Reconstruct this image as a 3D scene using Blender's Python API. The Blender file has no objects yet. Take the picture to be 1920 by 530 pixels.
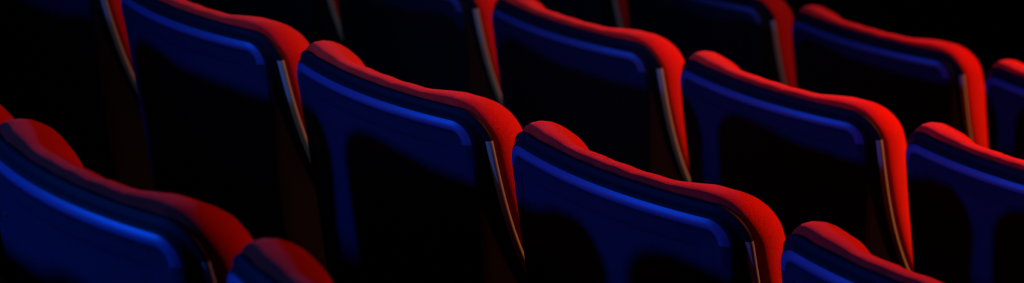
import bpy, math, random
from mathutils import Vector, Matrix
from mathutils.geometry import delaunay_2d_cdt
random.seed(4)
sc=bpy.context.scene
sc.view_settings.view_transform='Standard'
sc.view_settings.look='None'
# ------------------------------------------------------------ materials
def mat(name,col,rough,bump=0,scale=300,sheen=0,spec=.5,var=.0,tint=(1,1,1)):
    m=bpy.data.materials.new(name);m.use_nodes=True
    nt=m.node_tree;b=nt.nodes['Principled BSDF']
    b.inputs['Base Color'].default_value=(*col,1)
    b.inputs['Roughness'].default_value=rough
    b.inputs['Specular IOR Level'].default_value=spec
    b.inputs['Specular Tint'].default_value=(*tint,1)
    b.inputs['Sheen Weight'].default_value=sheen
    b.inputs['Sheen Tint'].default_value=(1,.16,.15,1)
    b.inputs['Sheen Roughness'].default_value=.35
    tc=nt.nodes.new('ShaderNodeTexCoord')
    n=nt.nodes.new('ShaderNodeTexNoise');n.inputs['Scale'].default_value=scale;n.inputs['Detail'].default_value=4
    nt.links.new(tc.outputs['Object'],n.inputs['Vector'])
    if bump:
        bp=nt.nodes.new('ShaderNodeBump');bp.inputs['Strength'].default_value=bump;bp.inputs['Distance'].default_value=.002
        nt.links.new(n.outputs['Fac'],bp.inputs['Height']);nt.links.new(bp.outputs[0],b.inputs['Normal'])
    if var:
        mx=nt.nodes.new('ShaderNodeMixRGB');mx.inputs[1].default_value=(*[c*(1-var) for c in col],1);mx.inputs[2].default_value=(*[min(1,c*(1+var)) for c in col],1)
        nt.links.new(n.outputs['Fac'],mx.inputs[0]);nt.links.new(mx.outputs[0],b.inputs['Base Color'])
    return m
BT=(.12,.3,1)
M_fab=mat('red_velour',(.42,.014,.020),.95,1.0,700,sheen=.8,spec=.05,var=.7)
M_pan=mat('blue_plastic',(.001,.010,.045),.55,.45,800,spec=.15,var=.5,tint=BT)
M_edge=mat('ridge_highlight_plastic',(.002,.036,.20),.45,.1,700,spec=.9,var=.15,tint=BT)  # glossier ridge plastic, its highlight painted in as a lighter blue
M_rim=mat('dark_plastic',(.003,.006,.018),.6,.2,700,spec=.1,var=.1,tint=BT)
M_lip=mat('grey_edge_trim',(.13,.29,.40),.55,.1,500,spec=.2,var=.1,tint=(.5,.9,1))
M_met=mat('dark_metal',(.05,.05,.055),.4,.05,100,spec=.5,var=.1)
M_flr=mat('dark_carpet',(.006,.006,.007),.95,.5,200,spec=.05,var=.3)
# ------------------------------------------------------------ seat shape
YB=-.085
def ss(a,b,x):
    t=max(0,min(1,(x-a)/(b-a)));return t*t*(3-2*t)
def g(v):
    return .2*v+.6*v*v if v<.42 else .2*.42+.6*.42**2+.3*(v-.42)
def border(x,v): return YB+.62*min(abs(x),.3)**2+g(v)
VB=.62
def hwid(v): return .243-.016*ss(.03,.32,v)
def ring(d,top,R,n=26):
    r=max(R-d,.012);hw=.25-d; t=top+d; b=VB-d
    pts=[]
    def corner(cx,cv,a0):
        for i in range(13):
            a=a0+math.pi/2*i/12
            pts.append((cx+r*math.cos(a),cv-r*math.sin(a)))
    def line(p,q,n):
        for i in range(1,n): pts.append((p[0]+(q[0]-p[0])*i/n,p[1]+(q[1]-p[1])*i/n))
    corner(hw-r,t+r,0)
    line((hw-r,t),(-hw+r,t),60)
    corner(-hw+r,t+r,math.pi/2)
    line((-hw,t+r),(-hw,b-r),50)
    corner(-hw+r,b-r,math.pi)
    line((-hw+r,b),(hw-r,b),30)
    corner(hw-r,b-r,3*math.pi/2)
    line((hw,b-r),(hw,t+r),50)
    return [(x*hwid(v)/.25,v) for x,v in pts]
def loft(name,prof,top,R,yfun,mats,interior,step,lipfix=False):
    V=[];F=[];MI=[];n=None
    for d,p,mi in prof:
        rg=ring(d,top,R);n=len(rg)
        V+= [Vector((x,yfun(x,v,p),-v)) for x,v in rg]
    for k in range(len(prof)-1):
        for i in range(n):
            j=(i+1)%n
            F.append((k*n+i,k*n+j,(k+1)*n+j,(k+1)*n+i));MI.append(prof[k+1][2])
    base=(len(prof)-1)*n
    rg=ring(prof[-1][0],top,R)
    inner=ring(prof[-1][0]+step*.6,top,R)
    xs=[p[0] for p in inner];vs=[p[1] for p in inner]
    def inside(x,v):
        c=False;m=len(inner)
        for i in range(m):
            x1,v1=inner[i];x2,v2=inner[i-1]
            if (v1>v)!=(v2>v) and x<(x2-x1)*(v-v1)/(v2-v1)+x1: c=not c
        return c
    pts=[Vector(p) for p in rg]
    v=min(vs)
    while v<max(vs):
        x=min(xs)
        while x<max(xs):
            if inside(x,v): pts.append(Vector((x,v)))
            x+=step
        v+=step
    ov,oe,of,o1,o2,o3=delaunay_2d_cdt(pts,[],[list(range(n))],1,1e-6)
    idx={}
    for i,p in enumerate(ov):
        src=o1[i][0] if o1[i] else -1
        if 0<=src<n: idx[i]=base+src
        else:
            idx[i]=len(V);V.append(Vector((p[0],yfun(p[0],p[1],interior(p[0],p[1],prof[-1][1])),-p[1])))
    for f in of:
        F.append(tuple(idx[a] for a in f));MI.append(prof[-1][2])
    me=bpy.data.meshes.new(name);me.from_pydata([tuple(a) for a in V],[],F)
    for m in mats: me.materials.append(m)
    for p,mi in zip(me.polygons,MI):
        if lipfix and mi==0 and (p.center.z>-.045 or abs(p.center.x)<.2): mi=1
        if mi==3 and p.center.z<-.052: mi=2  # painted highlight kept to the top ridge, panel colour further down
        p.material_index=mi;p.use_smooth=True
    me.update()
    import bmesh
    bm=bmesh.new();bm.from_mesh(me);bmesh.ops.recalc_face_normals(bm,faces=bm.faces);bm.to_mesh(me);bm.free()
    return me
# cushion
TS=[(0,.084),(.03,.088),(.09,.098),(.155,.100),(.23,.090),(.325,.064),(.42,.032),(.7,.014)]
def lerp_tab(t,v):
    for (a,x),(b,y) in zip(t,t[1:]):
        if v<=b: return x+(y-x)*max(0,(v-a))/(b-a)
    return t[-1][1]
def T(x,v):
    a=abs(x)
    bol=ss(.085,.165,a)
    side=lerp_tab(TS,v)
    mid=max(.014,.060-.05*v)
    return mid+(max(side,mid*.8)-mid)*bol
def cush_y(x,v,p):
    w=.0012*math.sin(x*95+1.3*math.sin(x*31))*math.exp(-v*14)
    return border(x,v)+T(x,max(0,v))*p+w
cprof=[(.035,0,0),(.010,0,0),(.001,.03,0),(-.005,.12,0),(-.0075,.26,0),(-.007,.42,0),(-.003,.58,0),(.004,.72,0),(.013,.84,0),(.024,.92,0),(.038,.975,0),(.055,1.0,0),(.075,1.0,0)]
me_cush=loft('cushion',cprof,0.0,.056,cush_y,[M_fab],lambda x,v,p:1.0,.014)
for vt in me_cush.vertices:
    x,y,z=vt.co
    if z>-.12:
        vt.co.z+=.004*ss(.09,.17,abs(x))*ss(-.12,-.02,z)
        # small seam puckers along the top
        for px in (-.10,-.03,.05,.115):
            vt.co.z-=.0014*math.exp(-((x-px-.15*(y+.04))/.004)**2)*ss(-.05,-.01,z)
# shell
P0=-.0165
def shell_y(x,v,p):
    if p<P0: p=P0+(p-P0)*ss(.11,.05,v)
    y=border(x,v)+p
    s=ss(.006,.015,-p)
    return y-s*(g(v)-.125*v)
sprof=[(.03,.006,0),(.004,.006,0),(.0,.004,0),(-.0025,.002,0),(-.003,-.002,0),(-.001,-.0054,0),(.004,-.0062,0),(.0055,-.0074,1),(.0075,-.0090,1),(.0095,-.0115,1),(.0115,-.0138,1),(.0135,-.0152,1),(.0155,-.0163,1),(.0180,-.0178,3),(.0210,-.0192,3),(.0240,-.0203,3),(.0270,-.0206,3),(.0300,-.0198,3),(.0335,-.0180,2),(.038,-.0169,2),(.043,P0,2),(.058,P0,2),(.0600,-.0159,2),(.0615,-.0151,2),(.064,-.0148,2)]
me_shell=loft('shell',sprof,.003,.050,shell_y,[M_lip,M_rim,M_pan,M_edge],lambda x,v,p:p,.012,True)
def panel_pt(x,v,off=0): return Vector((x,shell_y(x,v,P0)-off,-v))
import bmesh
def bits():
    bm=bmesh.new()
    for sx in (-1,):
        x=sx*.198
        N=10
        prev=None
        for i in range(N+1):
            v=.06+.06*i/N
            w=.003*math.sqrt(max(0.05,1-((i-N/2)/(N/2))**2))
            c=panel_pt(x,v,.0006)
            q=[bm.verts.new(c+Vector((-w,.003,0))),bm.verts.new(c+Vector((-w*.6,-.0002,0))),bm.verts.new(c+Vector((w*.6,-.0002,0))),bm.verts.new(c+Vector((w,.003,0)))]
            if prev:
                for a in range(3): bm.faces.new((prev[a],prev[a+1],q[a+1],q[a])).material_index=0
            prev=q
    for x,v in ((-.172,.10),(.128,.105),(-.15,.42),(.15,.42)):
        c=panel_pt(x,v,-.0012)
        r=bmesh.ops.create_uvsphere(bm,u_segments=16,v_segments=8,radius=.005)
        for vv in r['verts']:
            vv.co.y*=.45;vv.co+=c
        for f in {f for vv in r['verts'] for f in vv.link_faces}: f.material_index=1;f.smooth=True
    me=bpy.data.meshes.new('fasteners');bm.to_mesh(me);bm.free()
    me.materials.append(M_rim);me.materials.append(M_pan);return me
me_bits=bits()
def rbox(name,dim,loc,m,bev,rx=0):
    bm=bmesh.new();bmesh.ops.create_cube(bm,size=1)
    for v in bm.verts: v.co=Vector((v.co.x*dim[0],v.co.y*dim[1],v.co.z*dim[2]))
    bmesh.ops.bevel(bm,geom=bm.edges[:],offset=bev,segments=5,profile=.6,affect='EDGES')
    bmesh.ops.transform(bm,matrix=Matrix.Translation(loc)@Matrix.Rotation(rx,4,'X'),verts=bm.verts)
    for f in bm.faces:f.smooth=True
    me=bpy.data.meshes.new(name);bm.to_mesh(me);bm.free();me.materials.append(m);return me
FL=-.98
me_pan=rbox('seat_pan',(.45,.08,.30),Vector((0,.31,-.53)),M_fab,.035,-.12)
me_panb=rbox('seat_pan_shell',(.43,.03,.28),Vector((0,.26,-.54)),M_rim,.012,-.12)
me_leg=rbox('pedestal',(.07,.10,.40),Vector((0,.24,FL+.205)),M_met,.012)
me_foot=rbox('foot_plate',(.22,.24,.02),Vector((0,.24,FL+.01)),M_met,.006)
me_bar=rbox('cross_beam',(.46,.06,.06),Vector((0,.25,FL+.38)),M_met,.01)
parts=[('cushion',me_cush),('back_shell',me_shell),('fasteners',me_bits),('seat_pan',me_pan),('seat_pan_shell',me_panb),('pedestal',me_leg),('foot_plate',me_foot),('cross_beam',me_bar)]
J,D,H=-.491,.82,.161
def seat(k,m,dx=0,dy=0,dz=0,rz=0):
    e=bpy.data.objects.new('theater_seat',None);sc.collection.objects.link(e)
    e.location=(.55*k+J*m+.202+dx,D*m+dy,-H*m+dz);e.rotation_euler=(0,0,rz);e.empty_display_size=.1
    for n,me in parts:
        o=bpy.data.objects.new(n,me);sc.collection.objects.link(o);o.parent=e
for m in range(-2,4):
    for k in range(-3,6):
        seat(k,m,dx=-.03 if (k<0 and m==1) else 0)
# ------------------------------------------------------------ floor : stepped tiers
V=[];F=[]
prof=[]
for m in range(-5,4):
    z=-H*m+FL; ya=D*m-.30; yb=D*(m+1)-.30
    prof+=[(ya,z),(yb if m<3 else 12,z)]
for (y,z) in prof: V+=[(-8,y,z),(9,y,z)]
for i in range(len(prof)-1): F.append((2*i,2*i+1,2*i+3,2*i+2))
me=bpy.data.meshes.new('floor');me.from_pydata(V,[],F);me.materials.append(M_flr)
o=bpy.data.objects.new('floor',me);sc.collection.objects.link(o)
# ------------------------------------------------------------ world
w=bpy.data.worlds.new('World');sc.world=w;w.use_nodes=True
w.node_tree.nodes['Background'].inputs[0].default_value=(.2,.25,.6,1)
w.node_tree.nodes['Background'].inputs[1].default_value=.0006
# ------------------------------------------------------------ lamps
def spot(name,loc,tgt,col,en,size,rad,blend=.4):
    l=bpy.data.lights.new(name,'SPOT');l.color=col;l.energy=en;l.spot_size=math.radians(size);l.spot_blend=blend;l.shadow_soft_size=rad
    o=bpy.data.objects.new(name,l);sc.collection.objects.link(o);o.location=loc
    o.rotation_euler=(Vector(tgt)-Vector(loc)).to_track_quat('-Z','Y').to_euler();return o
spot('blue_stage_spotlight',(-1.05,-3.2,1.08),(1.05,.3,-.3),(.01,.22,1),580,62,.05,1)
spot('red_stage_spotlight',(2.3,4.7,2.0),(1.2,2.3,-.3),(1,.12,.02),2700,49,.1,1)
spot('white_trim_fill',(3.4,-1.8,2.3),(-1.25,2.2,-.4),(1,.88,.85),130,22,.06,1)  # added fill, aimed at the upper-left rows to brighten the grey trim
# ------------------------------------------------------------ camera
th,ph=.873,.326
c=bpy.data.cameras.new('camera');c.sensor_width=36;c.lens=4500/1920*36;c.clip_start=.05
co=bpy.data.objects.new('camera',c);sc.collection.objects.link(co);sc.camera=co
co.location=(3.155,-1.399,.952)
d=Vector((-math.sin(th)*math.cos(ph),math.cos(th)*math.cos(ph),-math.sin(ph)))
co.rotation_euler=d.to_track_quat('-Z','Y').to_euler()
c.dof.use_dof=True;c.dof.focus_distance=3.45;c.dof.aperture_fstop=3.8
